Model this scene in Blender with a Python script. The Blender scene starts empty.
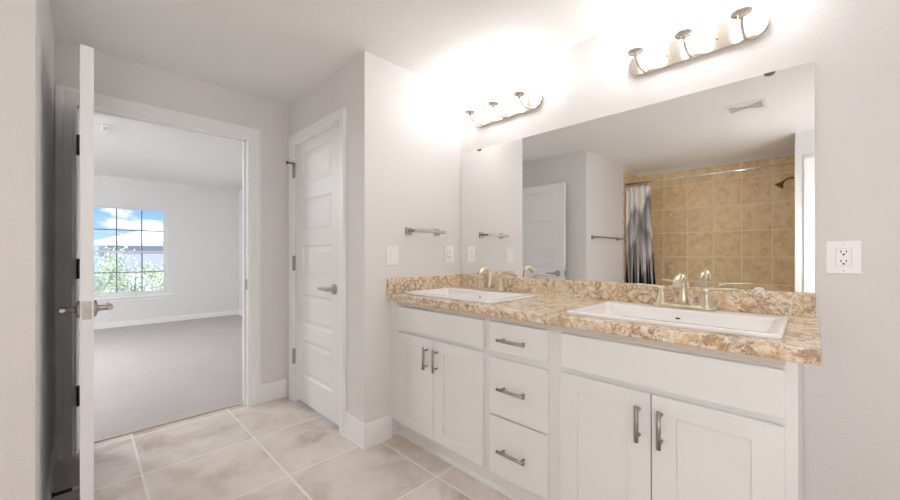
import bpy, bmesh, math, random
from mathutils import Vector, Matrix
S = bpy.context.scene
COL = S.collection
random.seed(7)

# ------------------------------------------------------------------ camera, sky, sun, exposure
cam_d = bpy.data.cameras.new('camera'); cam = bpy.data.objects.new('camera', cam_d); COL.objects.link(cam)
cam.location = (0, 0, 1.193); cam.rotation_euler = (math.pi/2, 0, -0.7866)
cam_d.sensor_width = 36; cam_d.lens = 36*365.6/900; cam_d.shift_y = 4/900; cam_d.clip_start = 0.02; cam_d.clip_end = 300
S.camera = cam
SHADE_POWER = 4.1
ROOM_FILL_POWER = 16.5
BEDROOM_FILL_POWER = 82.0
SKY_STRENGTH = .85
SUN_STRENGTH = 4.0
vs = S.view_settings
vs.view_transform = 'Standard'; vs.look = 'None'; vs.gamma = 1; vs.use_curve_mapping = False; vs.exposure = 0.66
S.cycles.max_bounces = 14; S.cycles.diffuse_bounces = 7; S.cycles.glossy_bounces = 6; S.cycles.transmission_bounces = 8
S.cycles.sample_clamp_indirect = 8

def nodes_of(tree):
    def N(t, **kw):
        n = tree.nodes.new(t)
        for k, v in kw.items():
            if k in n.inputs: n.inputs[k].default_value = v
            else: setattr(n, k, v)
        return n
    return N, tree.links.new

W = bpy.data.worlds.new('sky'); S.world = W; W.use_nodes = True
W.node_tree.nodes.clear()
N, L = nodes_of(W.node_tree)
tc = N('ShaderNodeTexCoord'); sep = N('ShaderNodeSeparateXYZ'); L(tc.outputs['Generated'], sep.inputs[0])
mp = N('ShaderNodeMapping'); mp.inputs['Scale'].default_value = (9, 9, 26); L(tc.outputs['Generated'], mp.inputs[0])
nz = N('ShaderNodeTexNoise', Scale=1.0, Detail=6.0, Roughness=0.55); L(mp.outputs[0], nz.inputs['Vector'])
cr = N('ShaderNodeValToRGB'); cr.color_ramp.elements[0].position = 0.555; cr.color_ramp.elements[1].position = 0.66
L(nz.outputs['Fac'], cr.inputs[0])
gr = N('ShaderNodeValToRGB'); gr.color_ramp.elements[0].color = (0.50, 0.72, 0.95, 1); gr.color_ramp.elements[1].color = (0.10, 0.33, 0.85, 1)
gr.color_ramp.elements[0].position = 0.0; gr.color_ramp.elements[1].position = 0.16
L(sep.outputs[2], gr.inputs[0])
mx = N('ShaderNodeMix', data_type='RGBA'); L(cr.outputs[0], mx.inputs[0]); L(gr.outputs[0], mx.inputs[6]); mx.inputs[7].default_value = (1, 1, 1, 1)
bg = N('ShaderNodeBackground', Strength=SKY_STRENGTH); L(mx.outputs[2], bg.inputs[0])
wo = N('ShaderNodeOutputWorld'); L(bg.outputs[0], wo.inputs[0])

sun_d = bpy.data.lights.new('sun', 'SUN'); sun = bpy.data.objects.new('sun', sun_d); COL.objects.link(sun)
sun_d.energy = SUN_STRENGTH; sun_d.angle = math.radians(0.6); sun_d.color = (1, 0.96, 0.9)
sun.rotation_euler = Vector((0.45, 0.62, -0.75)).to_track_quat('-Z', 'Y').to_euler()

# ------------------------------------------------------------------ materials
def mat(name, color=(.8, .8, .8), rough=.5, metal=0, spec=.5):
    m = bpy.data.materials.new(name); m.use_nodes = True
    b = m.node_tree.nodes['Principled BSDF']
    b.inputs['Base Color'].default_value = (*color, 1); b.inputs['Roughness'].default_value = rough
    b.inputs['Metallic'].default_value = metal; b.inputs['Specular IOR Level'].default_value = spec
    return m
def tools(m):
    N, L = nodes_of(m.node_tree); return N, L, m.node_tree.nodes['Principled BSDF']
def varied(m, c1, c2, scale=3, detail=3, bump=0, bscale=60, bdist=.002, stretch=None):
    N, L, b = tools(m); tc = N('ShaderNodeTexCoord'); src = tc.outputs['Object']
    if stretch:
        mp = N('ShaderNodeMapping'); mp.inputs['Scale'].default_value = stretch; L(src, mp.inputs[0]); src = mp.outputs[0]
    nz = N('ShaderNodeTexNoise', Scale=scale, Detail=detail); L(src, nz.inputs['Vector'])
    mx = N('ShaderNodeMix', data_type='RGBA'); mx.inputs[6].default_value = (*c1, 1); mx.inputs[7].default_value = (*c2, 1)
    L(nz.outputs['Fac'], mx.inputs[0]); L(mx.outputs[2], b.inputs['Base Color'])
    if bump:
        n2 = N('ShaderNodeTexNoise', Scale=bscale, Detail=2.5); L(tc.outputs['Object'], n2.inputs['Vector'])
        bp = N('ShaderNodeBump', Strength=bump, Distance=bdist); L(n2.outputs['Fac'], bp.inputs['Height']); L(bp.outputs[0], b.inputs['Normal'])
    return m

M = {}
M['wall'] = varied(mat('wall_paint', rough=.62, spec=.3), (.805, .788, .784), (.82, .803, .799), 2, 2, .6, 130, .003)
M['ceil'] = varied(mat('ceiling_paint', rough=.8, spec=.2), (.90, .895, .89), (.91, .905, .90), 2, 2, .4, 75, .003)
M['bedwall'] = varied(mat('bedroom_paint', rough=.7, spec=.2), (.79, .79, .78), (.81, .81, .80), 2, 2, .2, 90, .003)
M['trim'] = varied(mat('white_trim_paint', rough=.35), (.915, .915, .915), (.925, .925, .925), 2, 2)
M['door'] = varied(mat('door_paint', rough=.38), (.88, .88, .88), (.89, .89, .89), 2, 2)
M['cab'] = varied(mat('cabinet_paint', rough=.38), (.83, .825, .82), (.845, .84, .835), 2, 2)
M['substrate'] = varied(mat('counter_substrate', rough=.7), (.60, .52, .44), (.66, .58, .50), 20, 3)  # tan shared by the painted rail shade and the threshold
M['porcelain'] = varied(mat('porcelain', rough=.08), (.88, .86, .85), (.89, .87, .86), 1, 1)
M['plastic'] = varied(mat('white_plastic', rough=.3), (.91, .90, .895), (.92, .91, .905), 1, 1)
M['slot'] = mat('dark_slot', (.05, .045, .04), .6)
M['nickel'] = varied(mat('brushed_nickel', rough=.3, metal=1), (.40, .37, .34), (.48, .45, .41), 60, 2)
M['lightnickel'] = varied(mat('satin_nickel', rough=.28, metal=1), (.64, .59, .54), (.70, .65, .60), 60, 2)
M['pull'] = varied(mat('pull_nickel', rough=.42, metal=1), (.36, .34, .32), (.46, .44, .42), 60, 2)
M['champagne'] = varied(mat('champagne_nickel', rough=.33, metal=1), (.66, .58, .44), (.74, .66, .52), 40, 2)
M['plate'] = varied(mat('polished_nickel', rough=.16, metal=1), (.78, .72, .65), (.82, .76, .69), 3, 1)
M['bronze'] = varied(mat('dark_bronze', rough=.35, metal=1), (.16, .11, .08), (.22, .16, .11), 30, 2)
M['vent_shadow'] = mat('vent_duct', (.13, .125, .12), .8)
M['chrome'] = varied(mat('chrome', rough=.12, metal=1), (.80, .79, .77), (.84, .83, .81), 4, 1)
M['darkmetal'] = varied(mat('spring_metal', rough=.5, metal=1), (.10, .08, .07), (.14, .11, .09), 30, 1)
M['rubber'] = varied(mat('white_rubber', rough=.6), (.75, .74, .72), (.78, .77, .75), 20, 1)
M['vinyl'] = varied(mat('window_vinyl', rough=.4), (.80, .80, .80), (.83, .83, .83), 3, 1)
M['muntin'] = varied(mat('grey_muntin', rough=.4), (.20, .21, .23), (.24, .25, .27), 3, 1)
M['mirror'] = varied(mat('mirror_silver', rough=.0, metal=1), (.90, .905, .90), (.905, .91, .905), 1, 1)
M['mirror_edge'] = varied(mat('mirror_edge', rough=.3), (.35, .38, .36), (.40, .43, .41), 5, 1)

def glass():
    m = bpy.data.materials.new('window_glass'); m.use_nodes = True; t = m.node_tree; t.nodes.clear(); N, L = nodes_of(t)
    tr = N('ShaderNodeBsdfTransparent'); tr.inputs[0].default_value = (.97, .98, .98, 1); gl = N('ShaderNodeBsdfGlossy', Roughness=.02)
    fr = N('ShaderNodeFresnel', IOR=1.45); mi = N('ShaderNodeMixShader'); L(fr.outputs[0], mi.inputs[0]); L(tr.outputs[0], mi.inputs[1]); L(gl.outputs[0], mi.inputs[2])
    o = N('ShaderNodeOutputMaterial'); L(mi.outputs[0], o.inputs[0]); return m
M['glass'] = glass()
def lit(name, color, power):
    m = mat(name, (.9, .88, .85), .3); b = m.node_tree.nodes['Principled BSDF']
    b.inputs['Emission Color'].default_value = (*color, 1); b.inputs['Emission Strength'].default_value = power
    return m
M['shade'] = lit('lit_opal_glass', (1, 1, .99), SHADE_POWER)
M['dome'] = lit('lit_dome_glass', (.93, .97, 1), BEDROOM_FILL_POWER)
M['dome_warm'] = lit('lit_warm_dome_glass', (1, 1, 1), ROOM_FILL_POWER)

def math_n(N, L, op, a, b=None, c=None):
    n = N('ShaderNodeMath', operation=op)
    for i, v in enumerate((a, b, c)):
        if v is None: continue
        if isinstance(v, (int, float)): n.inputs[i].default_value = v
        else: L(v, n.inputs[i])
    return n.outputs[0]
def ramp(N, L, src, *stops):
    r = N('ShaderNodeValToRGB'); e = r.color_ramp.elements
    while len(e) < len(stops): e.new(0.5)
    for el, (p, c) in zip(e, stops): el.position = p; el.color = (*c, 1) if len(c) == 3 else c
    L(src, r.inputs[0]); return r.outputs[0]
def mixc(N, L, f, a, b, mode='MIX'):
    m = N('ShaderNodeMix', data_type='RGBA', blend_type=mode)
    for i, v in ((0, f), (6, a), (7, b)):
        if isinstance(v, (int, float)): m.inputs[i].default_value = v
        elif isinstance(v, tuple): m.inputs[i].default_value = (*v, 1)
        else: L(v, m.inputs[i])
    return m.outputs[2]

def tiles(name, ax, step, off, grout_w, grout, c_lo, c_mid, c_hi, rough, nscale, vein, vamt=.42):
    """stone tiles on a regular grid along two object axes"""
    m = mat(name, rough=rough); N, L, b = tools(m)
    tc = N('ShaderNodeTexCoord'); sp = N('ShaderNodeSeparateXYZ'); L(tc.outputs['Object'], sp.inputs[0])
    masks, cells = [], []
    for k in (0, 1):
        u = math_n(N, L, 'DIVIDE', math_n(N, L, 'SUBTRACT', sp.outputs[ax[k]], off[k]), step[k])
        fr = math_n(N, L, 'FRACT', u); cells.append(math_n(N, L, 'FLOOR', u))
        d = math_n(N, L, 'ABSOLUTE', math_n(N, L, 'SUBTRACT', fr, .5))
        masks.append(math_n(N, L, 'GREATER_THAN', d, .5 - grout_w/2/step[k]))
    g = math_n(N, L, 'MAXIMUM', masks[0], masks[1])
    cv = N('ShaderNodeCombineXYZ'); L(cells[0], cv.inputs[0]); L(cells[1], cv.inputs[1])
    wn = N('ShaderNodeTexWhiteNoise', noise_dimensions='3D'); L(cv.outputs[0], wn.inputs['Vector'])
    vm = N('ShaderNodeVectorMath', operation='MULTIPLY_ADD'); L(wn.outputs['Color'], vm.inputs[0]); vm.inputs[1].default_value = (9, 9, 9); L(tc.outputs['Object'], vm.inputs[2])
    n1 = N('ShaderNodeTexNoise', Scale=nscale, Detail=7.0, Roughness=.62, Distortion=.35); L(vm.outputs[0], n1.inputs['Vector'])
    c = ramp(N, L, n1.outputs['Fac'], (.30, c_lo), (.50, c_mid), (.70, c_hi))
    n2 = N('ShaderNodeTexNoise', Scale=nscale*.55, Detail=6.0, Roughness=.7, Distortion=.9); L(vm.outputs[0], n2.inputs['Vector'])
    v = ramp(N, L, n2.outputs['Fac'], (.40, (0, 0, 0)), (.50, (1, 1, 1)), (.60, (0, 0, 0)))
    n3 = N('ShaderNodeTexNoise', Scale=nscale*.8, Detail=2.0); L(vm.outputs[0], n3.inputs['Vector'])
    gate = ramp(N, L, n3.outputs['Fac'], (.50, (0, 0, 0)), (.66, (1, 1, 1)))
    vf = math_n(N, L, 'MULTIPLY', math_n(N, L, 'MULTIPLY', v, gate), vamt)
    c = mixc(N, L, vf, c, vein)
    tint = math_n(N, L, 'MULTIPLY_ADD', wn.outputs['Value'], .10, .95)
    cc = N('ShaderNodeCombineColor'); [L(tint, cc.inputs[i]) for i in range(3)]
    c = mixc(N, L, 1.0, c, cc.outputs[0], 'MULTIPLY')
    c = mixc(N, L, g, c, grout); L(c, b.inputs['Base Color'])
    L(math_n(N, L, 'MULTIPLY_ADD', g, .4, rough), b.inputs['Roughness'])
    bp = N('ShaderNodeBump', Strength=.5, Distance=.002); L(math_n(N, L, 'SUBTRACT', 1, g), bp.inputs['Height']); L(bp.outputs[0], b.inputs['Normal'])
    return m
M['floor'] = tiles('floor_stone_tile', (0, 1), (.5565, .5695), (.224, 2.004), .011, (.93, .88, .81),
                   (.64, .54, .46), (.79, .71, .645), (.86, .81, .765), .32, 3.6, (.42, .30, .21), .55)
M['walltile_back'] = tiles('tan_wall_tile_back', (1, 2), (.2995, .342), (.0735, 1.153), .010, (.92, .80, .62),
                   (.66, .47, .25), (.82, .63, .37), (.89, .73, .49), .3, 11, (.45, .30, .15), .3)
M['walltile_end'] = tiles('tan_wall_tile_end', (0, 2), (.2995, .342), (.0, 1.153), .010, (.92, .80, .62),
                   (.66, .47, .25), (.82, .63, .37), (.89, .73, .49), .3, 11, (.45, .30, .15), .3)

def granite():
    """cream pebbly stone print with rust veins and dark grey-brown flecks"""
    m = mat('granite_laminate', rough=.25); N, L, b = tools(m); tc = N('ShaderNodeTexCoord')
    n0 = N('ShaderNodeTexNoise', Scale=20.0, Detail=5.0, Roughness=.65); L(tc.outputs['Object'], n0.inputs['Vector'])
    vm = N('ShaderNodeVectorMath', operation='MULTIPLY_ADD'); L(n0.outputs['Color'], vm.inputs[0]); vm.inputs[1].default_value = (.075, .075, .075); L(tc.outputs['Object'], vm.inputs[2])
    vo = N('ShaderNodeTexVoronoi', feature='DISTANCE_TO_EDGE', Scale=19.0); L(vm.outputs[0], vo.inputs['Vector'])
    edge = ramp(N, L, vo.outputs['Distance'], (.0, (1, 1, 1)), (.07, (.5, .5, .5)), (.2, (0, 0, 0)))
    n1 = N('ShaderNodeTexNoise', Scale=9.0, Detail=6.0, Roughness=.65); L(tc.outputs['Object'], n1.inputs['Vector'])
    n2 = N('ShaderNodeTexNoise', Scale=60.0, Detail=5.0, Roughness=.7); L(tc.outputs['Object'], n2.inputs['Vector'])
    n4 = N('ShaderNodeTexNoise', Scale=32.0, Detail=4.0, Roughness=.6, Distortion=1.0); L(tc.outputs['Object'], n4.inputs['Vector'])
    base = ramp(N, L, n4.outputs['Fac'], (.28, (.74, .47, .24)), (.41, (.87, .70, .47)), (.54, (.93, .83, .67)), (.70, (.95, .90, .81)))
    veinc = ramp(N, L, n2.outputs['Fac'], (.40, (.56, .27, .09)), (.60, (.34, .18, .09)))
    vf = math_n(N, L, 'MULTIPLY', edge, ramp(N, L, n1.outputs['Fac'], (.40, (.08, .08, .08)), (.58, (.9, .9, .9))))
    c = mixc(N, L, vf, base, veinc)
    v2 = N('ShaderNodeTexVoronoi', feature='DISTANCE_TO_EDGE', Scale=58.0); L(vm.outputs[0], v2.inputs['Vector'])
    fine = math_n(N, L, 'MULTIPLY', ramp(N, L, v2.outputs['Distance'], (.0, (1, 1, 1)), (.08, (0, 0, 0))), .32)
    c = mixc(N, L, fine, c, (.46, .29, .17))
    n3 = N('ShaderNodeTexNoise', Scale=65.0, Detail=4.0, Roughness=.7, Distortion=.6); L(vm.outputs[0], n3.inputs['Vector'])
    n5 = N('ShaderNodeTexNoise', Scale=11.0, Detail=2.0); L(tc.outputs['Object'], n5.inputs['Vector'])
    fl = math_n(N, L, 'MULTIPLY', ramp(N, L, n3.outputs['Fac'], (.52, (0, 0, 0)), (.58, (1, 1, 1))), ramp(N, L, n5.outputs['Fac'], (.38, (.15, .15, .15)), (.60, (.85, .85, .85))))
    c = mixc(N, L, fl, c, (.23, .17, .145))
    L(c, b.inputs['Base Color']); return m
M['granite'] = granite()

def carpet():
    m = mat('carpet_pile', rough=.95, spec=.1); N, L, b = tools(m); tc = N('ShaderNodeTexCoord')
    n1 = N('ShaderNodeTexNoise', Scale=130.0, Detail=3.0); L(tc.outputs['Object'], n1.inputs['Vector'])
    mp = N('ShaderNodeMapping'); mp.inputs['Scale'].default_value = (1.6, 2.0, 1); L(tc.outputs['Object'], mp.inputs[0])
    n2 = N('ShaderNodeTexNoise', Scale=2.0, Detail=5.0, Roughness=.65); L(mp.outputs[0], n2.inputs['Vector'])
    c = ramp(N, L, n1.outputs['Fac'], (.35, (.475, .43, .415)), (.65, (.60, .555, .535)))
    c = mixc(N, L, ramp(N, L, n2.outputs['Fac'], (.45, (0, 0, 0)), (.6, (.2, .2, .2))), c, (.63, .59, .57))
    L(c, b.inputs['Base Color'])
    bp = N('ShaderNodeBump', Strength=.7, Distance=.006); L(n1.outputs['Fac'], bp.inputs['Height']); L(bp.outputs[0], b.inputs['Normal'])
    return m
M['carpet'] = carpet()

def curtain_mat():
    """misty grey mountain print: white top, fading peaks, dark conifers low down (uv: u across in metres, v = height in metres)"""
    m = mat('printed_curtain_cloth', rough=.8, spec=.15); N, L, b = tools(m); tc = N('ShaderNodeTexCoord')
    sp = N('ShaderNodeSeparateXYZ'); L(tc.outputs['UV'], sp.inputs[0]); u, v = sp.outputs[0], sp.outputs[1]
    def m_(op, a, b_=None, c=None): return math_n(N, L, op, a, b_, c)
    def rough_line(freq, amp, seed):
        cv = N('ShaderNodeCombineXYZ'); L(m_('MULTIPLY', u, freq), cv.inputs[0]); cv.inputs[1].default_value = seed
        nz = N('ShaderNodeTexNoise', Scale=1.0, Detail=4.0, Roughness=.6); L(cv.outputs[0], nz.inputs['Vector'])
        return m_('MULTIPLY', m_('SUBTRACT', nz.outputs['Fac'], .5), amp)
    def clamp(x): n = N('ShaderNodeClamp'); L(x, n.inputs[0]); return n.outputs[0]
    def peak(top, at, slope, amp, freq, seed, soft, fade):
        h = m_('ADD', m_('MULTIPLY_ADD', m_('ABSOLUTE', m_('SUBTRACT', u, at)), -slope, top), rough_line(freq, amp, seed))
        d = m_('SUBTRACT', h, v)
        return m_('MULTIPLY', clamp(m_('DIVIDE', d, soft)), clamp(m_('SUBTRACT', 1.0, m_('DIVIDE', d, fade))))
    n2 = N('ShaderNodeTexNoise', Scale=1.6, Detail=3.0, Roughness=.5); L(tc.outputs['UV'], n2.inputs['Vector'])
    c = mixc(N, L, ramp(N, L, v, (0, (0, 0, 0)), (1, (0, 0, 0))), (.90, .87, .84), (.5, .5, .5))
    c = mixc(N, L, peak(1.94, .62, .55, .6, 4, 2.2, .10, .5), c, (.20, .19, .20))
    c = mixc(N, L, peak(2.08, 1.5, .6, .5, 3, 7.7, .12, .7), c, (.07, .07, .075))
    c = mixc(N, L, peak(1.50, .0, .15, .3, 3, 5.1, .25, 1.0), c, (.40, .37, .36))
    c = mixc(N, L, peak(1.34, 1.7, .55, .3, 4, 4.1, .08, .9), c, (.09, .09, .095))
    c = mixc(N, L, math_n(N, L, 'MULTIPLY', ramp(N, L, n2.outputs['Fac'], (.45, (0, 0, 0)), (.66, (1, 1, 1))), .4), c, (.80, .76, .74))
    tri = m_('PINGPONG', m_('MULTIPLY', u, 5.5), .5)
    h = m_('ADD', m_('MULTIPLY_ADD', tri, 1.15, .62), m_('ADD', rough_line(3, .5, 9.0), rough_line(30, .12, 1.0)))
    c = mixc(N, L, clamp(m_('DIVIDE', m_('SUBTRACT', h, v), .02)), c, (.03, .03, .033))
    L(c, b.inputs['Base Color']); return m
M['curtain'] = curtain_mat()
M['leaf'] = varied(mat('pale_leaves', rough=.6, spec=.2), (.58, .66, .38), (.84, .86, .66), 1.3, 3)
M['bark'] = varied(mat('bark', rough=.9), (.34, .28, .22), (.44, .37, .29), 12, 3)
M['roofing'] = varied(mat('pale_shingles', rough=.8), (.74, .74, .75), (.82, .82, .83), 6, 4)
M['siding'] = varied(mat('grey_siding', rough=.8), (.37, .38, .43), (.41, .42, .47), 2, 3)
M['gutter'] = varied(mat('gutter_paint', rough=.5), (.62, .63, .66), (.68, .69, .72), 3, 1)
M['ground'] = varied(mat('pale_ground', rough=.9), (.80, .80, .77), (.86, .86, .83), 1, 4)

# ------------------------------------------------------------------ mesh helpers
class MB:
    def __init__(s): s.v = []; s.f = []; s.sm = []
    def add(s, vs, fs, smooth=False):
        o = len(s.v); s.v += [tuple(v) for v in vs]; s.f += [tuple(i + o for i in f) for f in fs]; s.sm += [smooth]*len(fs); return s
    def box(s, x0, x1, y0, y1, z0, z1):
        x0, x1 = min(x0, x1), max(x0, x1); y0, y1 = min(y0, y1), max(y0, y1); z0, z1 = min(z0, z1), max(z0, z1)
        return s.add([(x0,y0,z0),(x1,y0,z0),(x1,y1,z0),(x0,y1,z0),(x0,y0,z1),(x1,y0,z1),(x1,y1,z1),(x0,y1,z1)],
                     [(0,3,2,1),(4,5,6,7),(0,1,5,4),(1,2,6,5),(2,3,7,6),(3,0,4,7)])
    def loops(s, loops, cap0=True, cap1=True, smooth=True, closed=True):
        n = len(loops[0]); vs = [p for l in loops for p in l]; fs = []
        for i in range(len(loops)-1):
            for j in range(n if closed else n-1):
                k = (j+1) % n; fs.append((i*n+j, i*n+k, (i+1)*n+k, (i+1)*n+j))
        s.add(vs, fs, smooth); o = len(s.v) - len(vs)
        if cap0: s.f.append(tuple(o + j for j in reversed(range(n)))); s.sm.append(False)
        if cap1: s.f.append(tuple(o + (len(loops)-1)*n + j for j in range(n))); s.sm.append(False)
        return s
    def tube(s, pts, r, n=16, flat=1.0, smooth=True):
        """swept round bar; r a number or a list; flat squashes the section along the frame's second axis"""
        pts = [Vector(p) for p in pts]; rs = r if isinstance(r, (list, tuple)) else [r]*len(pts)
        t0 = (pts[1]-pts[0]).normalized(); up = Vector((0, 0, 1)) if abs(t0.z) < .9 else Vector((1, 0, 0))
        a = t0.cross(up).normalized(); ls = []
        for i, p in enumerate(pts):
            t = (pts[min(i+1, len(pts)-1)] - pts[max(i-1, 0)]).normalized()
            a = (a - t*a.dot(t)).normalized(); b = t.cross(a)
            ls.append([p + (a*math.cos(q) + b*math.sin(q)*flat)*rs[i] for q in [2*math.pi*j/n for j in range(n)]])
        return s.loops(ls, smooth=smooth)
    def lathe(s, prof, c, axis='z', n=28, smooth=True):
        """prof: (radius, height) pairs along the axis"""
        c = Vector(c); ax = {'x': (Vector((0,1,0)), Vector((0,0,1)), Vector((1,0,0))), 'y': (Vector((0,0,1)), Vector((1,0,0)), Vector((0,1,0))),
                 'z': (Vector((1,0,0)), Vector((0,1,0)), Vector((0,0,1))), '-x': (Vector((0,0,1)), Vector((0,1,0)), Vector((-1,0,0))), '-y': (Vector((1,0,0)), Vector((0,0,1)), Vector((0,-1,0)))}[axis]
        return s.loops([[c + (ax[0]*math.cos(q) + ax[1]*math.sin(q))*max(r, 1e-4) + ax[2]*h for q in [2*math.pi*j/n for j in range(n)]] for r, h in prof], smooth=smooth)
    def grid(s, us, vs, w0, w1, hole, mp):
        """solid slab on a grid with open cells; mp maps (u,v,w) to a point"""
        nu, nv = len(us)-1, len(vs)-1; ok = lambda i, j: 0 <= i < nu and 0 <= j < nv and not hole(i, j)
        for i in range(nu):
            for j in range(nv):
                if not ok(i, j): continue
                q = lambda a, b, w: mp(us[a], vs[b], w)
                s.add([q(i,j,w0), q(i+1,j,w0), q(i+1,j+1,w0), q(i,j+1,w0)], [(0,3,2,1)]); s.add([q(i,j,w1), q(i+1,j,w1), q(i+1,j+1,w1), q(i,j+1,w1)], [(0,1,2,3)])
                for di, dj, e in ((-1,0,((i,j+1),(i,j))), (1,0,((i+1,j),(i+1,j+1))), (0,-1,((i,j),(i+1,j))), (0,1,((i+1,j+1),(i,j+1)))):
                    if not ok(i+di, j+dj):
                        (a, b), (c, d) = e; s.add([q(a,b,w0), q(c,d,w0), q(c,d,w1), q(a,b,w1)], [(0,1,2,3)])
        return s
    def build(s, name, m, parent=None, bevel=0, seg=2, merge=True, loc=None):
        me = bpy.data.meshes.new(name); me.from_pydata(s.v, [], s.f)
        for p, q in zip(me.polygons, s.sm): p.use_smooth = q
        me.materials.append(m)
        bm = bmesh.new(); bm.from_mesh(me)
        if merge: bmesh.ops.remove_doubles(bm, verts=bm.verts, dist=1e-5); bmesh.ops.recalc_face_normals(bm, faces=bm.faces)
        bm.to_mesh(me); bm.free()
        o = bpy.data.objects.new(name, me); COL.objects.link(o)
        if parent: o.parent = parent
        if loc: o.location = loc
        if bevel:
            b = o.modifiers.new('bevel', 'BEVEL'); b.width = bevel; b.segments = seg; b.limit_method = 'ANGLE'; b.angle_limit = math.radians(40)
        return o
def tag(o, label, cat, group=None, kind=None):
    o['label'] = label; o['category'] = cat
    if group: o['group'] = group
    if kind: o['kind'] = kind
    return o
def thing(name, loc, label, cat, group=None, kind=None):
    o = bpy.data.objects.new(name, None); COL.objects.link(o); o.location = loc; o.empty_display_size = .05
    return tag(o, label, cat, group, kind)
def copy_tree(o, parent=None):
    kids = [c for c in COL.objects if c.parent == o]
    c = o.copy(); COL.objects.link(c); c.parent = parent
    for k in kids: copy_tree(k, c)
    return c
def struct(mb, name, m, label, cat, bevel=0):
    return tag(mb.build(name, m, bevel=bevel), label, cat, kind='structure')
def B(*a): return MB().box(*a)
def mpx(x0): return lambda u, v, w: (w, u, v)      # slab standing in a plane x = const: u = y, v = z
def mpy(): return lambda u, v, w: (u, w, v)
def mpz(): return lambda u, v, w: (u, v, w)

# ------------------------------------------------------------------ measures (m)
H = 2.44; XM = 2.079; YT = 1.955; XC = 1.218; YB = 3.13; XL = -.12; YW = 8.0
WT = .12

# ------------------------------------------------------------------ the setting
struct(B(-2.0, XM+.1, -1.6, YB+.085, -.1, 0), 'floor', M['floor'], 'beige stone tile bathroom floor with pale grout', 'floor')
struct(B(-2.7, 2.3, YB+.085, YW+.1, -.1, .008), 'floor_bedroom', M['carpet'], 'pale taupe carpet beyond the open doorway', 'carpet')
struct(B(-2.7, 2.3, -1.65, YW+.1, H, H+.1), 'ceiling', M['ceil'], 'textured off white ceiling', 'ceiling')
struct(B(XM, XM+WT, -1.6, YT, 0, H), 'wall_mirror', M['wall'], 'light greige wall behind the mirror and vanity lights', 'wall')
struct(B(XC, XM+WT, YT, YT+WT, 0, H), 'wall_towel_bar', M['wall'], 'light wall with the towel bar at the end of the vanity', 'wall')
D2 = (2.262, 2.99)                     # closet door leaf, y range
struct(MB().grid([YT+WT, D2[0]-.02, D2[1]+.02, YB], [0, 2.095, H], XC, XC+WT, lambda i, j: i == 1 and j == 0, mpx(0)),
       'wall_closet', M['wall'], 'light wall around the closed closet door', 'wall')
OP = (-.03, .905, 2.09)                # bedroom doorway
struct(MB().grid([-2.6, OP[0]-.015, OP[1]+.015, 2.3], [0, OP[2]+.015, H], YB, YB+WT, lambda i, j: i == 1 and j == 0, mpy()),
       'wall_back', M['wall'], 'light wall around the open bedroom doorway', 'wall')
struct(B(XL-WT, XL, YT+.01, YB, 0, H), 'wall_left', M['wall'], 'shaded narrow wall behind the open white door', 'wall')
struct(B(-2.02, XL, YT-.01, YT+.01, 0, H), 'wall_tub_end', M['wall'], 'light textured wall at the left edge of the photo', 'wall')
struct(B(-2.02, -1.9, -1.6, YT-.01, 0, H), 'wall_tub_back', M['wall'], 'painted strip of wall above the tan shower tile', 'wall')
struct(MB().box(-1.9, -1.0, -1.6, .143, 0, H), 'wall_wing', M['wall'], 'short white wall at the right end of the mirror reflection', 'wall')
struct(B(-1.0, XM, -1.6, -1.48, 0, H), 'wall_rear', M['wall'], 'light wall behind the camera', 'wall')
struct(B(-1.9, -1.888, .143, YT-.01, 0, 2.385), 'wall_tile_back', M['walltile_back'], 'tan stone tile on the long shower wall seen in the mirror', 'wall tile')
struct(B(-1.888, -1.302, YT-.022, YT-.01, 0, 2.385), 'wall_tile_end', M['walltile_end'], 'tan stone tile beside the shower curtain seen in the mirror', 'wall tile')
struct(B(-1.888, -1.25, .143, .155, 0, 2.385), 'wall_tile_shower', M['walltile_end'], 'tan stone tile behind the shower head', 'wall tile')
# bedroom shell
WX = (.03, 1.05); WZ = (.50, 2.0)
struct(MB().grid([-2.7, WX[0], WX[1], 2.3], [0, WZ[0], WZ[1], H], YW, YW+.14, lambda i, j: i == 1 and j == 1, mpy()),
       'wall_bedroom_far', M['bedwall'], 'pale grey bedroom wall with the window', 'wall')
struct(B(2.15, 2.3, YB+WT, YW, 0, H), 'wall_bedroom_right', M['bedwall'], 'pale grey bedroom side wall at the right of the doorway view', 'wall')
struct(B(-2.7, -2.58, YB+WT, YW, 0, H), 'wall_bedroom_left', M['bedwall'], 'pale grey bedroom side wall out of view', 'wall')

def baseboard(mb, name, label): return struct(mb, name, M['trim'], label, 'baseboard', .004)
BH = .155
baseboard(B(.99, XC-.016, YB-.016, YB, 0, BH), 'baseboard_back', 'white baseboard between bedroom doorway and closet corner')
baseboard(MB().grid([XC-.016, XC, XC+.001, 1.412], [YT-.016, YT, 2.205], 0, BH, lambda i, j: (i > 0 and j > 0), mpz()), 'baseboard_corner', 'tall white baseboard wrapping the corner beside the vanity')
baseboard(B(XL, XL+.016, YT-.01, YB, 0, BH), 'baseboard_left', 'white baseboard on the wall behind the open door')
baseboard(B(-1.30, XL+.016, YT-.026, YT-.01, 0, BH), 'baseboard_tub_end', 'white baseboard under the left textured wall')
baseboard(B(XM-.016, XM, -1.48, .0, 0, BH), 'baseboard_mirror', 'white baseboard right of the vanity')
baseboard(B(-2.58, 2.15, YW-.014, YW, .008, .10), 'baseboard_bedroom', 'white baseboard under the bedroom window')
baseboard(B(2.134, 2.15, YB+WT, YW-.016, .008, .12), 'baseboard_bedroom_side', 'white baseboard on the bedroom side wall')
baseboard(B(-1.0, -.984, .075, .143, 0, BH), 'baseboard_wing', 'white baseboard on the short wall beside the shower')

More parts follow.
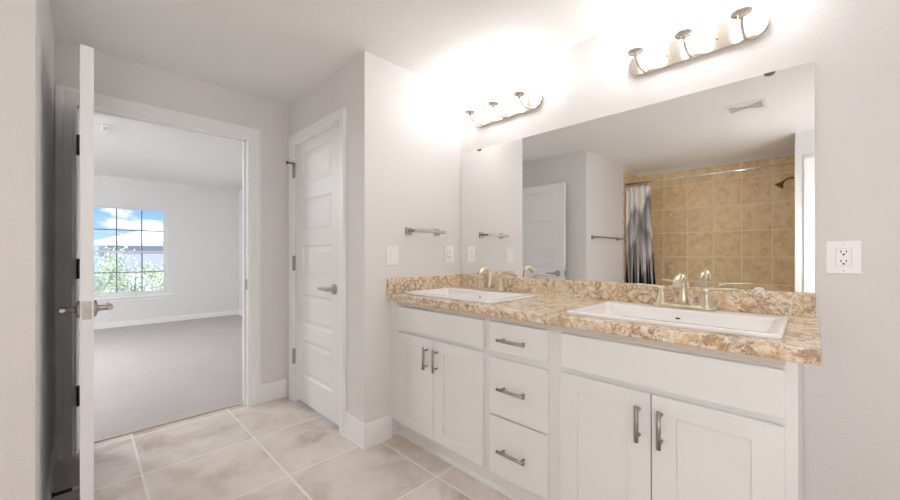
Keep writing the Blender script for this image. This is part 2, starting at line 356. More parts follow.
def casing(name, label, axis, face, sgn, a0, a1, ztop, w, jamb, cat='door frame'):
    """stepped door casing around an opening a0..a1 on a wall face, with jamb boards through the wall"""
    prof = [(0, .012), (.25*w, .018), (.75*w, .02), (w, .014)]
    mb = MB(); mp = (lambda a, o, z: (face + sgn*o, a, z)) if axis == 'x' else (lambda a, o, z: (a, face + sgn*o, z))
    steps = [(0, .0), (0, .010), (.14*w, .012), (.2*w, .018), (.62*w, .018), (.68*w, .022), (w, .022), (w, 0)]
    def ring(d, o):
        return [mp(a0-d, o, 0), mp(a0-d, o, ztop+d), mp(a1+d, o, ztop+d), mp(a1+d, o, 0)]
    mb.loops([[r[k] for r in [ring(d, o) for d, o in steps]] for k in range(4)], smooth=False)
    t = struct(mb, name, M['trim'], label, cat)
    j = MB(); th = .016; dep = jamb
    def jb(p, q, z0, z1):
        (x0, y0), (x1, y1) = p, q; j.box(x0, x1, y0, y1, z0, z1)
    for u0, u1, z0, z1 in ((a0-th, a0, 0, ztop), (a1, a1+th, 0, ztop), (a0-th, a1+th, ztop, ztop+th)):
        if axis == 'x': j.box(face, face - sgn*dep, u0, u1, z0, z1)
        else: j.box(u0, u1, face, face - sgn*dep, z0, z1)
    j.build('jamb', M['trim'], t)
    return t
tr1 = casing('trim_1', 'white casing around the open bedroom doorway', 'y', YB, -1, OP[0], OP[1], OP[2], .085, WT+.02)
MB().box(OP[0], OP[0]+.012, YB+.05, YB+.085, 0, OP[2]).build('door_stop', M['trim'], tr1)
MB().box(OP[1]-.012, OP[1], YB+.05, YB+.085, 0, OP[2]).build('door_stop', M['trim'], tr1)
MB().box(OP[0], OP[1], YB+.05, YB+.085, OP[2]-.012, OP[2]).build('door_stop', M['trim'], tr1)
sp_ = B(OP[1]-.003, OP[1], YB+.012, YB+.042, .915, .995).build('strike_plate', M['pull'], tr1)
B(OP[0], OP[1], YB+.083, YB+.10, .0, .012).build('threshold', M['substrate'], tr1)
tr2 = casing('trim_2', 'white casing around the closed closet door', 'x', XC, -1, D2[0]-.004, D2[1]+.004, 2.072, .08, WT)

PZ = [(1.72, 1.966), (1.358, 1.598), (.99, 1.236), (.61, .855), (.203, .494)]
def panel_door(w, h, t, panels, mp, inset=.115, d=.009):
    """slab door, both faces with stacked moulded panels; mp maps (u across, v through, z)"""
    mb = MB()
    for v0, sg in ((0, 1), (t, -1)):
        us = [0, inset, w-inset, w]; zs = [0] + [z for p in sorted(panels) for z in p] + [h]
        for i in range(3):
            for j in range(len(zs)-1):
                a, b, c, e = us[i], us[i+1], zs[j], zs[j+1]
                if i == 1 and j % 2 == 1:
                    rings = [(0, 0), (.012, d), (.024, d), (.05, d*.35)]
                    ls = [[mp(a+k, v0+sg*dd, c+k), mp(b-k, v0+sg*dd, c+k), mp(b-k, v0+sg*dd, e-k), mp(a+k, v0+sg*dd, e-k)] for k, dd in rings]
                    mb.loops(ls, cap0=False, cap1=True, smooth=False)
                else: mb.add([mp(a, v0, c), mp(b, v0, c), mp(b, v0, e), mp(a, v0, e)], [(0, 1, 2, 3)])
    zs = [0] + [z for p in sorted(panels) for z in p] + [h]; us = [0, inset, w-inset, w]
    for u in (0, w):
        for j in range(len(zs)-1): mb.add([mp(u, 0, zs[j]), mp(u, t, zs[j]), mp(u, t, zs[j+1]), mp(u, 0, zs[j+1])], [(0, 1, 2, 3)])
    for z in (0, h):
        for i in range(3): mb.add([mp(us[i], 0, z), mp(us[i+1], 0, z), mp(us[i+1], t, z), mp(us[i], t, z)], [(0, 1, 2, 3)])
    return mb

def lever_handle(parent, c, out, along):
    """round rose, neck and straight lever; out = unit direction off the door, along = unit direction of the lever"""
    c = Vector(c); o = Vector(out); a = Vector(along); ax = {(1,0,0): 'x', (-1,0,0): '-x'}[tuple(out)]
    h = MB().lathe([(.0, 0), (.036, 0), (.036, .006), (.031, .011), (.016, .014), (.013, .02), (.0125, .05)], c, ax).build('door_handle', M['nickel'], parent)
    p = c + o*.052
    MB().tube([p - a*.016, p - a*.004, p + a*.03, p + a*.08, p + a*.125, p + a*.135], [.008, .0125, .0125, .0105, .009, .006], 16).build('lever', M['nickel'], h)
    return h
def hinge(parent, x, y, z, dx, dy, m='pull'):
    """barrel with leaf; the leaf lies towards (dx, dy)"""
    h = MB().tube([(x, y, z-.06), (x, y, z+.06)], .0115, 12).build('hinge', M[m], parent)
    mb = MB().box(min(x, x+dx)-.0015, max(x, x+dx)+.0015, min(y, y+dy)-.0015, max(y, y+dy)+.0015, z-.05, z+.05)
    mb.build('hinge_leaf', M[m], h); return h

# bedroom door, swung open 90 degrees into the bathroom; local origin at its hinge foot
DX0, DX1, DY0, DY1 = -.011, .031, 2.152, 3.112
d1 = panel_door(DY1-DY0, 2.05, DX1-DX0, PZ, lambda u, v, z: (DX0+v, DY0+u, z+.012), .13).build('door_1', M['door'], bevel=.0015)
tag(d1, 'white five-panel door standing open, seen on its narrow edge', 'door', kind='structure')
lever_handle(d1, (DX0, DY0+.085, .955), (-1, 0, 0), (0, 1, 0)); lever_handle(d1, (DX1, DY0+.085, .955), (1, 0, 0), (0, 1, 0))
lp = B(DX0+.006, DX1-.006, DY0-.0025, DY0+.001, .92, .995).build('latch_plate', M['nickel'], d1)
MB().box(DX0+.013, DX1-.013, DY0-.012, DY0-.0025, .946, .968).build('latch_bolt', M['pull'], lp)
for z in (1.845, 1.105, .345): hinge(d1, DX0-.009, DY1+.006, z, 0, .012, 'bronze')

# closet door, closed
d2 = panel_door(D2[1]-D2[0], 2.05, .042, PZ, lambda u, v, z: (XC+.006+v, D2[0]+u, z+.025), .125).build('door_2', M['door'], bevel=.0015)
tag(d2, 'white five-panel closet door, closed', 'door', kind='structure')
lever_handle(d2, (XC+.006, D2[0]+.085, .95), (-1, 0, 0), (0, 1, 0))
for z in (1.872, 1.119, .365): hinge(d2, XC-.010, D2[1]+.008, z, .012, 0)
hp = MB().tube([(XC-.012, D2[1]+.008, 1.925), (XC-.012, D2[1]+.008, 1.932)], .014, 14).tube([(XC-.014, D2[1]+.006, 1.928), (XC-.045, D2[1]+.035, 1.934)], .006, 10)
hp.lathe([(.0, 0), (.011, 0), (.013, .006), (.010, .014), (0, .014)], (XC-.045, D2[1]+.036, 1.934), '-x', 14).build('hinge_pin_stop', M['bronze'], d2)

# door in the short wing wall, seen only as a sliver in the mirror
tr3 = casing('trim_3', 'white casing at the far right end of the mirror reflection', 'x', -1.0, 1, -.80, .0, 2.09, .075, .01)
d3 = panel_door(.79, 2.06, .03, PZ, lambda u, v, z: (-.994-.0+.001+v*.0-.0+ (0.006 - v*.2), -.795+u, z+.015), .12).build('door_3', M['door'])
tag(d3, 'white closed door in the short wall beside the shower', 'door', kind='structure')
lever_handle(d3, (-.987, -.71, .955), (1, 0, 0), (0, 1, 0))

# bedroom window
def window():
    o = (0, 0, 0); x0, x1 = WX; z0, z1 = WZ; y = YW
    w = MB().grid([x0, x0+.035, x1-.035, x1], [z0, z0+.035, z1-.035, z1], y+.03, y+.12, lambda i, j: i == 1 and j == 1, mpy()).build('window_1', M['vinyl'])
    tag(w, 'white double-hung bedroom window with grid panes', 'window', kind='structure')
    zm = 1.226; ix0, ix1 = x0+.035, x1-.035
    for nm, a, b, yy in (('upper_sash', zm-.014, z1-.035, y+.075), ('lower_sash', z0+.035, zm+.02, y+.045)):
        s = MB().grid([ix0, ix0+.026, ix1-.026, ix1], [a, a+.03, b-.03, b], yy, yy+.03, lambda i, j: i == 1 and j == 1, mpy()).build(nm, M['vinyl'], w)
        mid = (a+b)/2; t = (ix1-ix0)/3; bars = MB()
        c = [ix0+t, ix0+2*t]; us = [ix0+.024, c[0]-.008, c[0]+.008, c[1]-.008, c[1]+.008, ix1-.024]
        bars.grid(us, [a+.028, mid-.008, mid+.008, b-.028], yy+.008, yy+.022, lambda i, j: i % 2 == 0 and j % 2 == 0, mpy())
        bars.build('muntin', M['muntin'], s)
        B(ix0+.022, ix1-.022, yy+.013, yy+.017, a+.026, b-.026).build('pane', M['glass'], s)
    B(x0-.06, x1+.07, y-.045, y+.03, z0-.03, z0-.002).build('window_sill', M['trim'], w, bevel=.004)
    B(x0-.045, x1+.055, y-.014, y, z0-.085, z0-.03).build('apron', M['trim'], w, bevel=.003)
    return w
window()

# ------------------------------------------------------------------ vanity: three cabinets and a worktop
FX = 1.412; DXF = 1.39; ZC = .939; CT = .872
def pull(parent, c, vertical, ln):
    """bar pull on two posts, c = centre on the door face"""
    x, y, z = c; st = .032
    d = Vector((0, 0, 1)) if vertical else Vector((0, 1, 0)); p = Vector((x-st, y, z))
    b = MB().tube([p - d*ln/2, p + d*ln/2], .0074, 14).build('pull', M['pull'], parent)
    for s in (-1, 1):
        q = p + d*(s*ln*.36); MB().tube([q + Vector((.003, 0, 0)), q + Vector((st, 0, 0))], .006, 12).build('post', M['pull'], b)
    return b
def shaker(parent, y0, y1, z0, z1, name='door', stile=.074, rail=.062):
    """framed flat-panel front lying in the plane x = DXF (local)"""
    mb = MB(); x0, x1 = DXF, FX-.001
    us, vs_ = [y0, y0+stile, y1-stile, y1], [z0, z0+rail, z1-rail, z1]
    mb.grid(us, vs_, x0, x1, lambda i, j: i == 1 and j == 1, mpx(0))
    mb.box(x0+.009, x1-.002, y0+stile, y1-stile, z0+rail, z1-rail)
    return mb.build(name, M['cab'], parent, bevel=.0018)
def slab(parent, y0, y1, z0, z1, name): return B(DXF, FX-.001, y0, y1, z0, z1).build(name, M['cab'], parent, bevel=.004)
def cabinet(y0, y1, label, rails, stiles, side=None):
    t = thing('bathroom_cabinet', (0, 0, 0), label, 'cabinet', 'white vanity cabinets')
    fr = MB(); zs = sorted(set([FB, .8965] + [z for r in rails for z in r])); ys = sorted(set([y0, y1] + [s for r in stiles for s in r]))
    solid_z = [any(r[0] <= (a+b)/2 <= r[1] for r in rails) for a, b in zip(zs, zs[1:])]
    solid_y = [any(r[0] <= (a+b)/2 <= r[1] for r in stiles) for a, b in zip(ys, ys[1:])]
    fr.grid(ys, zs, FX, FX+.02, lambda i, j: not (solid_y[i] or solid_z[j]), mpx(0))
    fr.build('face_frame', M['cab'], t)
    B(FX+.02, XM-.004, y0, y0+.016, FB, .8965).build('side_panel', M['cab'], t); B(FX+.02, XM-.004, y1-.016, y1, FB, .8965).build('side_panel', M['cab'], t)
    B(FX+.02, XM-.004, y0+.016, y1-.016, FB, FB+.016).build('bottom_panel', M['cab'], t)
    B(1.484, 1.5, y0, y1, 0, FB).build('toe_kick', M['cab'], t)
    MB().loops([[(1.484 - r*math.cos(q), yy, r*1.5*math.sin(q)) for q in [k*math.pi/12 for k in range(7)]] + [(1.484, yy, 0)] for yy in (y0+.0, y1) for r in (.014,)], smooth=False).build('shoe_moulding', M['cab'], t)
    return t
FB = .132
RZ = [(FB, .165), (.695, .74), (.85, .8965)]
def pulls_and_doors(t, spans):
    for a, b, py in spans: pull(shaker(t, a, b, .141, .706), (DXF, py, .601), True, .126)
cl = cabinet(1.141, YT, 'white two-door sink cabinet beside the towel bar wall', RZ, [(1.141, 1.185), (1.835, YT), (1.505, 1.535)])
slab(cl, 1.158, 1.848, .725, .867, 'false_front')
pulls_and_doors(cl, ((1.522, 1.858, 1.570), (1.161, 1.518, 1.489)))
cd = cabinet(.769, 1.141, 'narrow white cabinet with three drawers between the sink cabinets', [(FB, .165), (.408, .438), (.695, .74), (.85, .8965)], [(.769, .82), (1.095, 1.141)])
for z0, z1, pz in ((.726, .868, .791), (.426, .699, .563), (.141, .418, .273)):
    pull(slab(cd, .803, 1.120, z0, z1, 'drawer'), (DXF, .975, pz), False, .150)
crr = cabinet(.033, .769, 'white two-door sink cabinet nearest the camera, right of the drawers', RZ, [(.033, .08), (.73, .769), (.388, .418)])
slab(crr, .059, .743, .726, .866, 'false_front')
pulls_and_doors(crr, ((.404, .746, .440), (.059, .400, .370)))

SR = dict(x0=1.44, x1=1.905, y0=.068, y1=.752); SL = dict(x0=1.44, x1=1.905, y0=1.152, y1=1.852)
top = thing('countertop', (0, 0, 0), 'cream and brown speckled granite-look countertop across the vanity', 'countertop')
cx = [1.374, SR['x0']+.022, SR['x1']-.07, XM]; cy = [-.013, SR['y0']+.022, SR['y1']-.022, SL['y0']+.022, SL['y1']-.022, YT]
MB().grid(cx, cy, .897, ZC, lambda i, j: i == 1 and j in (1, 3), mpz()).build('slab', M['granite'], top, bevel=.005, seg=3)
B(1.388, 1.4115, .059, 1.86, .879, .897).build('build_up_strip', M['substrate'], top)  # tan board paints the shade on the top rail under the counter
B(XM-.026, XM, -.003, YT, ZC, 1.036).build('backsplash', M['granite'], top, bevel=.003)
B(1.378, XM-.026, YT-.026, YT, ZC, 1.036).build('side_splash', M['granite'], top, bevel=.003)

def rrect(x0, x1, y0, y1, r, z, n=6):
    pts = []
    for cx_, cy_, a in ((x1-r, y1-r, 0), (x0+r, y1-r, 1), (x0+r, y0+r, 2), (x1-r, y0+r, 3)):
        for k in range(n+1):
            q = (a + k/n)*math.pi/2; pts.append((cx_ + r*math.cos(q), cy_ + r*math.sin(q), z))
    return pts
def sink(d, label):
    x0, x1, y0, y1 = d['x0'], d['x1'], d['y0'], d['y1']
    t = thing('bathroom_sink', ((x0+x1)/2, (y0+y1)/2, ZC), label, 'sink', 'drop-in white sinks')
    w, l = (x1-x0)/2, (y1-y0)/2; mb = MB()
    R = lambda k, r, z, bk=0: rrect(-w+k, w-k-bk, -l+k, l-k, r, z)
    ls = [R(.004, .02, .0), R(0, .022, .004), R(0, .022, .011), R(.004, .02, .015), R(.014, .018, .0158), R(.03, .018, .0152, .075), R(.034, .018, .0135, .077), R(.0365, .019, .009, .078), R(.039, .02, -.002, .079),
          R(.05, .03, -.022, .083), R(.078, .04, -.085, .09), R(.10, .05, -.102, .10), R(.14, .05, -.108, .12)]
    ls2 = [rrect(-w+.135, w-.24, -l+.14, l-.14, .05, -.11)]
    ls3 = [R(.14, .05, -.125, .12), R(.068, .04, -.10, .08), R(.042, .03, -.022, .0745), R(.028, .02, -.001, .0725), R(.024, .02, .0, .07)]
    mb.loops(ls, cap0=False, cap1=True); mb.loops(ls3, cap0=True, cap1=False)
    mb.build('basin', M['porcelain'], t)
    MB().lathe([(0, 0), (.024, 0), (.026, .002), (.02, .004), (.0, .0035)], (0, 0, -.1085), 'z', 20).build('drain', M['champagne'], t)
    xb = w-.083-.0395
    MB().tube([(xb-.0015, -.024, -.022), (xb-.003, 0, -.022), (xb-.0015, .024, -.022)], [.005, .008, .005], 12, smooth=True).build('overflow_slot', M['darkmetal'], t)
    return t
sink(SR, 'white rectangular drop-in sink at the right, nearest the camera')
sink(SL, 'white rectangular drop-in sink beside the towel bar wall')

def faucet(x, y, label):
    t = thing('faucet', (x, y, ZC+.0158), label, 'faucet', 'champagne nickel faucets')
    bm = MB(); n = 12
    def oval(w, l, z): return rrect(-w, w, -l, l, min(w, l)*.95, z, 8)
    bm.loops([oval(.034, .122, 0), oval(.034, .122, .008), oval(.03, .117, .014), oval(.02, .10, .0175)]); bm.build('base_plate', M['champagne'], t)
    pts = [(0, 0, .012), (0, 0, .04), (-.001, 0, .072), (-.003, 0, .098), (-.011, 0, .122), (-.028, 0, .139), (-.050, 0, .144), (-.073, 0, .138), (-.094, 0, .122), (-.108, 0, .106)]
    MB().tube(pts, [.024, .019, .0155, .0135, .013, .0135, .014, .0145, .0155, .0165], 20).build('spout', M['champagne'], t)
    for s in (-1, 1):
        hb = MB().lathe([(.0335, .008), (.031, .018), (.023, .036), (.017, .06), (.0155, .072), (.0185, .076), (.0185, .083), (.012, .089), (0, .090)], (0, s*.084, 0), 'z', 24).build('handle', M['champagne'], t)
        MB().tube([(0, s*.078, .084), (0, s*.10, .088), (-.004, s*.14, .091), (-.006, s*.185, .094), (-.006, s*.192, .094)], [.009, .0125, .0115, .0105, .004], 14, .55).build('lever', M['champagne'], hb)
    return t
faucet(1.872, .411, 'champagne nickel two-lever faucet on the right sink')
faucet(1.872, 1.502, 'champagne nickel two-lever faucet on the left sink')

# mirror
mr = thing('wall_mirror_glass', (XM, 0, 1.037), 'large frameless wall mirror above the backsplash', 'mirror')
B(-.006, -.0005, .0, YT-.004, .0, .931).build('mirror_pane', M['mirror'], mr)
for y, z, sg in ((.137, .931, -1), (1.76, .931, -1), (.172, .0, 1)):
    half = [(.019*math.cos(q), .0125*math.sin(q)*sg) for q in [math.pi*k/12 for k in range(13)]]
    MB().loops([[(x_, y + a, z + b) for a, b in half] for x_ in (-.0065, -.010, -.0115)], smooth=False).build('mirror_clip', M['bronze'] if sg < 0 else M['plastic'], mr)

# ------------------------------------------------------------------ vanity lights
def vanity_light(yc, label):
    t = thing('vanity_light', (XM, yc, 2.19), label, 'wall light', 'three-shade vanity lights')
    def stad(l, r, x, n=14):
        return [(x, (l-r if k <= n else -(l-r)) + r*math.cos(q), r*math.sin(q)) for k, q in [(k, -math.pi/2 + math.pi*k/n) for k in range(n+1)] + [(k+n+1, math.pi/2 + math.pi*k/n) for k in range(n+1)]]
    bp = MB().loops([stad(.285, .060, -.0005), stad(.285, .060, -.02), stad(.282, .057, -.024)], smooth=False).build('back_plate', M['plate'], t)
    for y in (.103, -.103): MB().lathe([(0, 0), (.007, 0), (.006, .006), (0, .008)], (-.024, y, -.006), '-x', 14).build('screw', M['nickel'], bp)
    for y in (.2055, 0, -.2055):
        ar = MB().tube([(-.022, y, -.048), (-.05, y, -.054), (-.085, y, -.056), (-.115, y, -.05), (-.14, y, -.036), (-.153, y, -.012)], [.0075, .0065, .0062, .0062, .0062, .007], 12).build('arm', M['lightnickel'], t)
        MB().lathe([(0, -.018), (.0105, -.018), (.0125, -.012), (.013, -.004), (.036, -.002), (.0385, .001), (.0385, .0105), (0, .0105)], (-.154, y, 0), 'z', 26).build('cup', M['lightnickel'], ar)
        MB().lathe([(.0, .011), (.052, .011), (.060, .018), (.062, .05), (.062, .185), (.058, .185), (.057, .05), (.05, .02), (0, .018)], (-.154, y, 0), 'z', 32).build('lamp_shade', M['shade'], t)
    return t
vanity_light(.421, 'nickel three-shade vanity light above the right sink')
vanity_light(1.515, 'nickel three-shade vanity light near the corner above the left sink')

# ------------------------------------------------------------------ small fixtures
def towel_bar(x0, x1, yw, z, label):
    t = thing('towel_bar', ((x0+x1)/2, yw, z), label, 'towel bar'); h = (x1-x0)/2
    for s in (-1, 1):
        p = B(s*h-.026, s*h+.026, -.010, -.0002, -.024, .024).build('wall_plate', M['pull'], t, bevel=.002)
        B(s*h-.010, s*h+.010, -.085, -.010, -.010, .010).build('post', M['pull'], p, bevel=.0015)
    B(-h-.012, h+.012, -.087, -.071, -.009, .009).build('bar', M['pull'], t, bevel=.002)
    return t
towel_bar(1.556, 1.822, YT, 1.349, 'short nickel towel bar on the wall left of the mirror')
towel_bar(-1.077, -.286, YT-.01, 1.40, 'long nickel towel bar on the wall beside the shower curtain, seen in the mirror')

def wall_plate(name, c, w, h, n, label, cat, kind):
    """n = '-y' or '-x': the way it faces. kind: rocker | outlet | gfci"""
    t = thing(name, c, label, cat)
    mp = (lambda a, o, z: (a, -o, z)) if n == '-y' else (lambda a, o, z: (-o, a, z))
    def bx(nm, a0, a1, z0, z1, o0, o1, m, par, bev=.0):
        p, q = mp(a0, o0, z0), mp(a1, o1, z1); return B(p[0], q[0], p[1], q[1], p[2], q[2]).build(nm, M[m], par, bevel=bev)
    bx('cover_plate', -w/2, w/2, -h/2, h/2, .0003, .006, 'plastic', t, .003)
    if kind == 'rocker':
        r = bx('rocker', -.019, .019, -.034, .034, .006, .009, 'plastic', t, .002); bx('seam', -.021, .021, -.036, .036, .0061, .0066, 'gutter', t)
    else:
        r = bx('receptacle', -.02, .02, -.034, .034, .006, .0085, 'plastic', t, .001); bx('seam', -.0215, .0215, -.0355, .0355, .0061, .0066, 'gutter', t)
        for zz in (.018, -.018):
            for a in (-.007, .007): bx('slot', a-.0013, a+.0013, zz-.001, zz+.009, .0085, .0089, 'slot', r)
            bx('slot', -.003, .003, zz-.010, zz-.004, .0085, .0089, 'slot', r)
    for zz in (h/2-.012, -h/2+.012):
        p = mp(0, .006, zz); MB().lathe([(0, 0), (.0028, 0), (.002, .001), (0, .0012)], p, n, 10).build('screw', M['gutter'], t)
    return t
wall_plate('light_switch', (1.424, YT, 1.1825), .094, .126, '-y', 'white rocker switch on the wall below the short towel bar', 'light switch', 'rocker')
wall_plate('wall_outlet', (1.947, YT, 1.19), .088, .126, '-y', 'white outlet on the wall close to the left edge of the mirror', 'outlet', 'outlet')
wall_plate('wall_outlet', (XM, -.079, 1.18), .094, .126, '-x', 'white outlet on the wall right of the mirror', 'outlet', 'gfci')

# spring door stop on the left baseboard
ds = thing('spring_door_stop', (XL+.016, 2.50, .075), 'dark spring door stop on the baseboard behind the open door', 'door stop')
MB().lathe([(0, 0), (.012, 0), (.012, .004), (.007, .008), (0, .008)], (0, 0, 0), 'x', 16).build('base', M['darkmetal'], ds)
MB().tube([(.007 + .062*k/220, .0062*math.cos(k*.62), .0062*math.sin(k*.62)) for k in range(221)], .0017, 6).build('spring', M['darkmetal'], ds)
MB().lathe([(0, .066), (.0078, .066), (.0085, .072), (.0085, .084), (.006, .089), (0, .089)], (0, 0, 0), 'x', 16).build('tip', M['rubber'], ds)

# ceiling register (over the camera, seen in the mirror)
v = thing('ceiling_vent', (.19, .415, H), 'white ceiling air vent reflected at the top of the mirror', 'vent')
MB().grid([-.125, -.09, .09, .125], [-.145, -.11, .11, .145], -.008, -.0003, lambda i, j: i == 1 and j == 1, mpz()).build('frame', M['plastic'], v, bevel=.003)
B(-.09, .09, -.11, .11, -.0025, -.0005).build('duct_opening', M['vent_shadow'], v)  # dark sheet paints the shade inside the duct
for s in (-1, 1):
    mb = MB()
    for k in range(9):
        y = s*(.012 + k*.0115); hw = .024 + .007*k; mb.box(-hw, hw, y-.003, y+.003, -.008, -.003)
    mb.build('louvres', M['plastic'], v)
MB().add([(-.09, -.11, -.0075), (-.09, .11, -.0075), (-.018, 0, -.0075), (.09, -.11, -.0075), (.09, .11, -.0075), (.018, 0, -.0075)], [(0, 2, 1), (3, 4, 5)]).build('divider', M['plastic'], v)

# bedroom smoke detector and an added fill lamp out of view
sd = thing('smoke_detector', (.15, 4.93, H), 'small white smoke detector on the bedroom ceiling', 'smoke detector')
B(-.024, .024, -.11, .11, -.014, -.0003).build('housing', M['plastic'], sd, bevel=.008)
B(-.014, .014, -.05, .05, -.017, -.014).build('grille', M['gutter'], sd)
def fill_lamp(x, y, m, drop, label):
    t = thing('ceiling_lamp', (x, y, H), label, 'ceiling lamp')
    MB().lathe([(0, -.0005), (.08, -.0005), (.08, -.02), (.012, -.03), (.012, -drop), (.20, -drop-.005), (.20, -drop-.02), (0, -drop-.02)], (0, 0, 0), 'z', 32).build('base', M['nickel'], t)
    MB().lathe([(.19, -drop-.021), (.22, -drop-.04), (.19, -drop-.085), (.12, -drop-.11), (0, -drop-.118)], (0, 0, 0), 'z', 32).build('lamp_shade', M[m], t)
fill_lamp(-1.1, 5.4, 'dome', .12, 'round lit bedroom ceiling lamp left of the doorway view')  # added lamp, out of view, brightens the bedroom
def fill_pendant(x, y, drop, label):
    """lit opal globe on a stem"""
    t = thing('pendant_lamp', (x, y, H), label, 'ceiling lamp')
    MB().lathe([(0, -.0005), (.08, -.0005), (.08, -.02), (.010, -.03), (.010, -drop+.02), (.06, -drop+.005), (.06, -drop-.02), (0, -drop-.02)], (0, 0, 0), 'z', 24).build('stem', M['nickel'], t)
    r = .17
    MB().lathe([(r*math.sin(q), -drop-.004-r+r*math.cos(q)) for q in [.3 + (math.pi-.3)*k/16 for k in range(17)]], (0, 0, 0), 'z', 32).build('globe', M['dome_warm'], t)
fill_pendant(-.40, -.36, .95, 'lit globe pendant lamp behind the camera')  # added globe, out of view, lifts the light in the bathroom

# ------------------------------------------------------------------ shower
XR = -1.34; ZR = 2.187
rod = thing('shower_curtain_rod', (XR, 1.05, ZR), 'straight chrome shower rod across the tan tile, seen in the mirror', 'curtain rod')
MB().tube([(0, -.893, 0), (0, .873, 0)], .0135, 16).build('rod', M['chrome'], rod)
MB().lathe([(.03, 0), (.03, .006), (.016, .012), (.0138, .012)], (0, -.894, 0), 'y', 20).build('flange', M['chrome'], rod)
MB().lathe([(.03, 0), (.03, .006), (.016, .012), (.0138, .012)], (0, .881, 0), '-y', 20).build('flange', M['chrome'], rod)

cur = thing('shower_curtain', (XR, 1.75, .03), 'white shower curtain with a dark misty forest print, bunched at one end of the rod', 'shower curtain')
NU, NV = 150, 30; vsl, fsl, uvs = [], [], []
for j in range(NV+1):
    q = j/NV; z = .03 + (2.142-.03)*(1-q); y1 = 1.915 + .0*q; y0 = 1.600 - .11*q**1.2
    for i in range(NU+1):
        p = i/NU; a = .017 + .020*q
        w = math.sin(p*2*math.pi*5 + .6*math.sin(5*p)) + .12*math.sin(p*2*math.pi*11+1+2*q)
        vsl.append((a*w*.9, y1 + (y0-y1)*p + .006*math.sin(p*40+q*2)*q - 1.75, z-.03)); uvs.append((p*1.6, z))
for j in range(NV):
    for i in range(NU):
        a = j*(NU+1)+i; fsl.append((a, a+1, a+NU+2, a+NU+1))
mb = MB().add(vsl, fsl, True); me = bpy.data.meshes.new('curtain_cloth'); me.from_pydata(vsl, [], fsl)
for p in me.polygons: p.use_smooth = True
uvl = me.uv_layers.new(name='UVMap')
for lp_ in me.loops: uvl.data[lp_.index].uv = uvs[lp_.vertex_index]
me.materials.append(M['curtain']); oc = bpy.data.objects.new('cloth', me); COL.objects.link(oc); oc.parent = cur
so = oc.modifiers.new('thick', 'SOLIDIFY'); so.thickness = .0025
for k in range(10):
    y = 1.90 - .03*k - 1.75
    pts = [(.022*math.cos(q), y + .004*math.sin(q), 2.141 + .024*math.sin(q)) for q in [2*math.pi*i/18 for i in range(19)]]
    MB().tube(pts, .0025, 6).build('curtain_ring', M['bronze'], cur)

sh = thing('wall_shower', (-1.62, .155, 2.07), 'dark bronze shower head on an angled arm, reflected at the right of the mirror', 'shower head')
MB().lathe([(0, 0), (.028, 0), (.026, .006), (.012, .011), (0, .011)], (0, 0, 0), 'y', 20).build('flange', M['bronze'], sh)
MB().tube([(0, .008, 0), (0, .04, .002), (0, .07, -.006), (0, .10, -.028)], .0095, 12).build('arm', M['bronze'], sh)
hd = MB(); c0 = Vector((0, .10, -.028)); dr = Vector((0, .62, -.78)).normalized()
hd.tube([c0 + dr*h for h in (0, .012, .03, .05, .07, .074)], [.012, .014, .016, .036, .046, .044], 22); hd.build('spray_head', M['bronze'], sh)

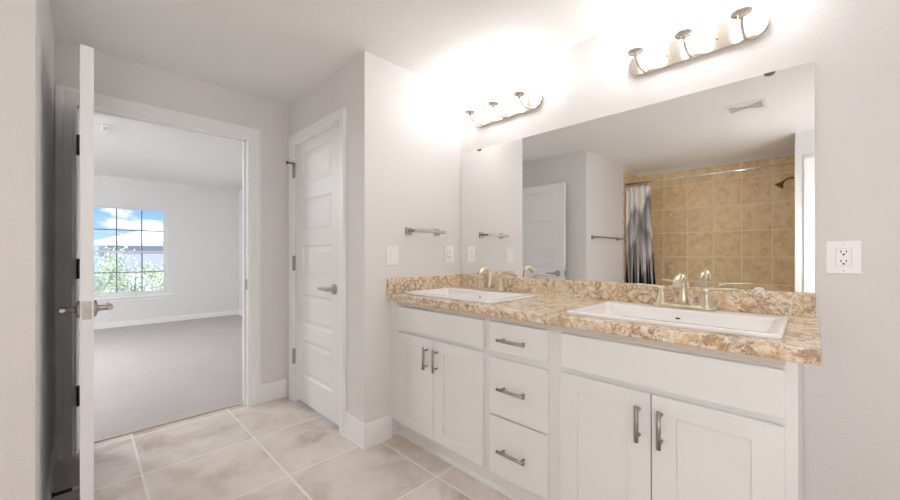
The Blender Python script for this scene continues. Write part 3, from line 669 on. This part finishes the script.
# ------------------------------------------------------------------ beyond the bedroom window
tag(B(-40, 40, 8.6, 60, -3.1, -3.0).build('ground_outside', M['ground']), 'pale ground outside the bedroom window', 'ground', kind='structure')
h = thing('house', (6, 18, -3), 'neighbouring house with a pale hip roof and grey wall outside the window', 'house')
B(-5.4, 8, .12, 10, 0, 4.62).build('wall', M['siding'], h)
e0, e1, ez, rz, ry = -5.75, 8.5, 4.66, 8.1, 5.25
MB().add([(e0, 0, ez), (e1, 0, ez), (e1, 10.5, ez), (e0, 10.5, ez), (e0+10.2, ry, rz), (e1-3.5, ry, rz)],
         [(0, 1, 5, 4), (1, 2, 5), (2, 3, 4, 5), (3, 0, 4), (0, 3, 2, 1)]).build('roof', M['roofing'], h)
B(e0-.02, e1+.02, -.12, -.005, ez-.16, ez+.03).build('gutter', M['gutter'], h)
MB().add([(-5.6, .5, 3.55), (8, .5, 3.55), (8, -3.4, 2.4), (-5.6, -3.4, 2.4), (-5.6, .5, 3.4), (8, .5, 3.4), (8, -3.4, 2.25), (-5.6, -3.4, 2.25)],
         [(0, 3, 2, 1), (4, 5, 6, 7), (0, 1, 5, 4), (3, 7, 6, 2), (0, 4, 7, 3), (1, 2, 6, 5)]).build('porch_roof', M['roofing'], h)
for x in (-5.3, 1.2, 7.7): B(x-.1, x+.1, -3.25, -3.05, 0, 2.27).build('porch_post', M['trim'], h)

def tree(x, y, top, rx, rz, label, n, seed):
    rnd = random.Random(seed); t = thing('tree', (x, y, -3), label, 'tree', 'trees outside the bedroom window'); cz = top + 3 - rz
    tr = MB().tube([(0, 0, 0), (.03, .02, cz*.5), (.0, .0, cz), (.02, .02, cz+rz*.6)], [.06, .045, .03, .01], 10)
    for k in range(7):
        a = k*2.4; tr.tube([(0, 0, cz*.6 + k*rz*.12), (rx*.4*math.cos(a), rx*.4*math.sin(a), cz + k*.08*rz - .2*rz), (rx*.75*math.cos(a), rx*.75*math.sin(a), cz + k*.1*rz)], [.016, .01, .004], 6)
    tr.build('trunk', M['bark'], t, merge=False)
    lv = MB()
    clumps = [(rnd.gauss(0, .45)*rx, rnd.gauss(0, .45)*rx, cz + rnd.uniform(-.8, .8)*rz) for _ in range(26)]
    for _ in range(n):
        c = rnd.choice(clumps); p = Vector(c) + Vector((rnd.gauss(0, .2)*rx, rnd.gauss(0, .2)*rx, rnd.gauss(0, .16)*rz))
        if p.z > top + 3: continue
        q = Matrix.Rotation(rnd.uniform(0, 6.28), 3, 'Z') @ Matrix.Rotation(rnd.uniform(-1, 1), 3, 'X'); s = rnd.uniform(.025, .05)
        lv.add([p + q @ Vector(w) for w in ((-s*.5, 0, 0), (0, -s, .01), (s*.5, 0, 0), (0, s, .01))], [(0, 1, 2, 3)])
    lv.build('foliage', M['leaf'], t, merge=False)
tree(.12, 11.0, 1.42, .66, 1.15, 'pale leafy tree at the left of the bedroom window', 5200, 1)
tree(.95, 12.6, 1.12, .60, .95, 'pale leafy tree in the middle of the bedroom window', 4200, 2)
tree(1.62, 11.6, .92, .38, .9, 'small leafy tree at the right of the bedroom window', 2600, 3)
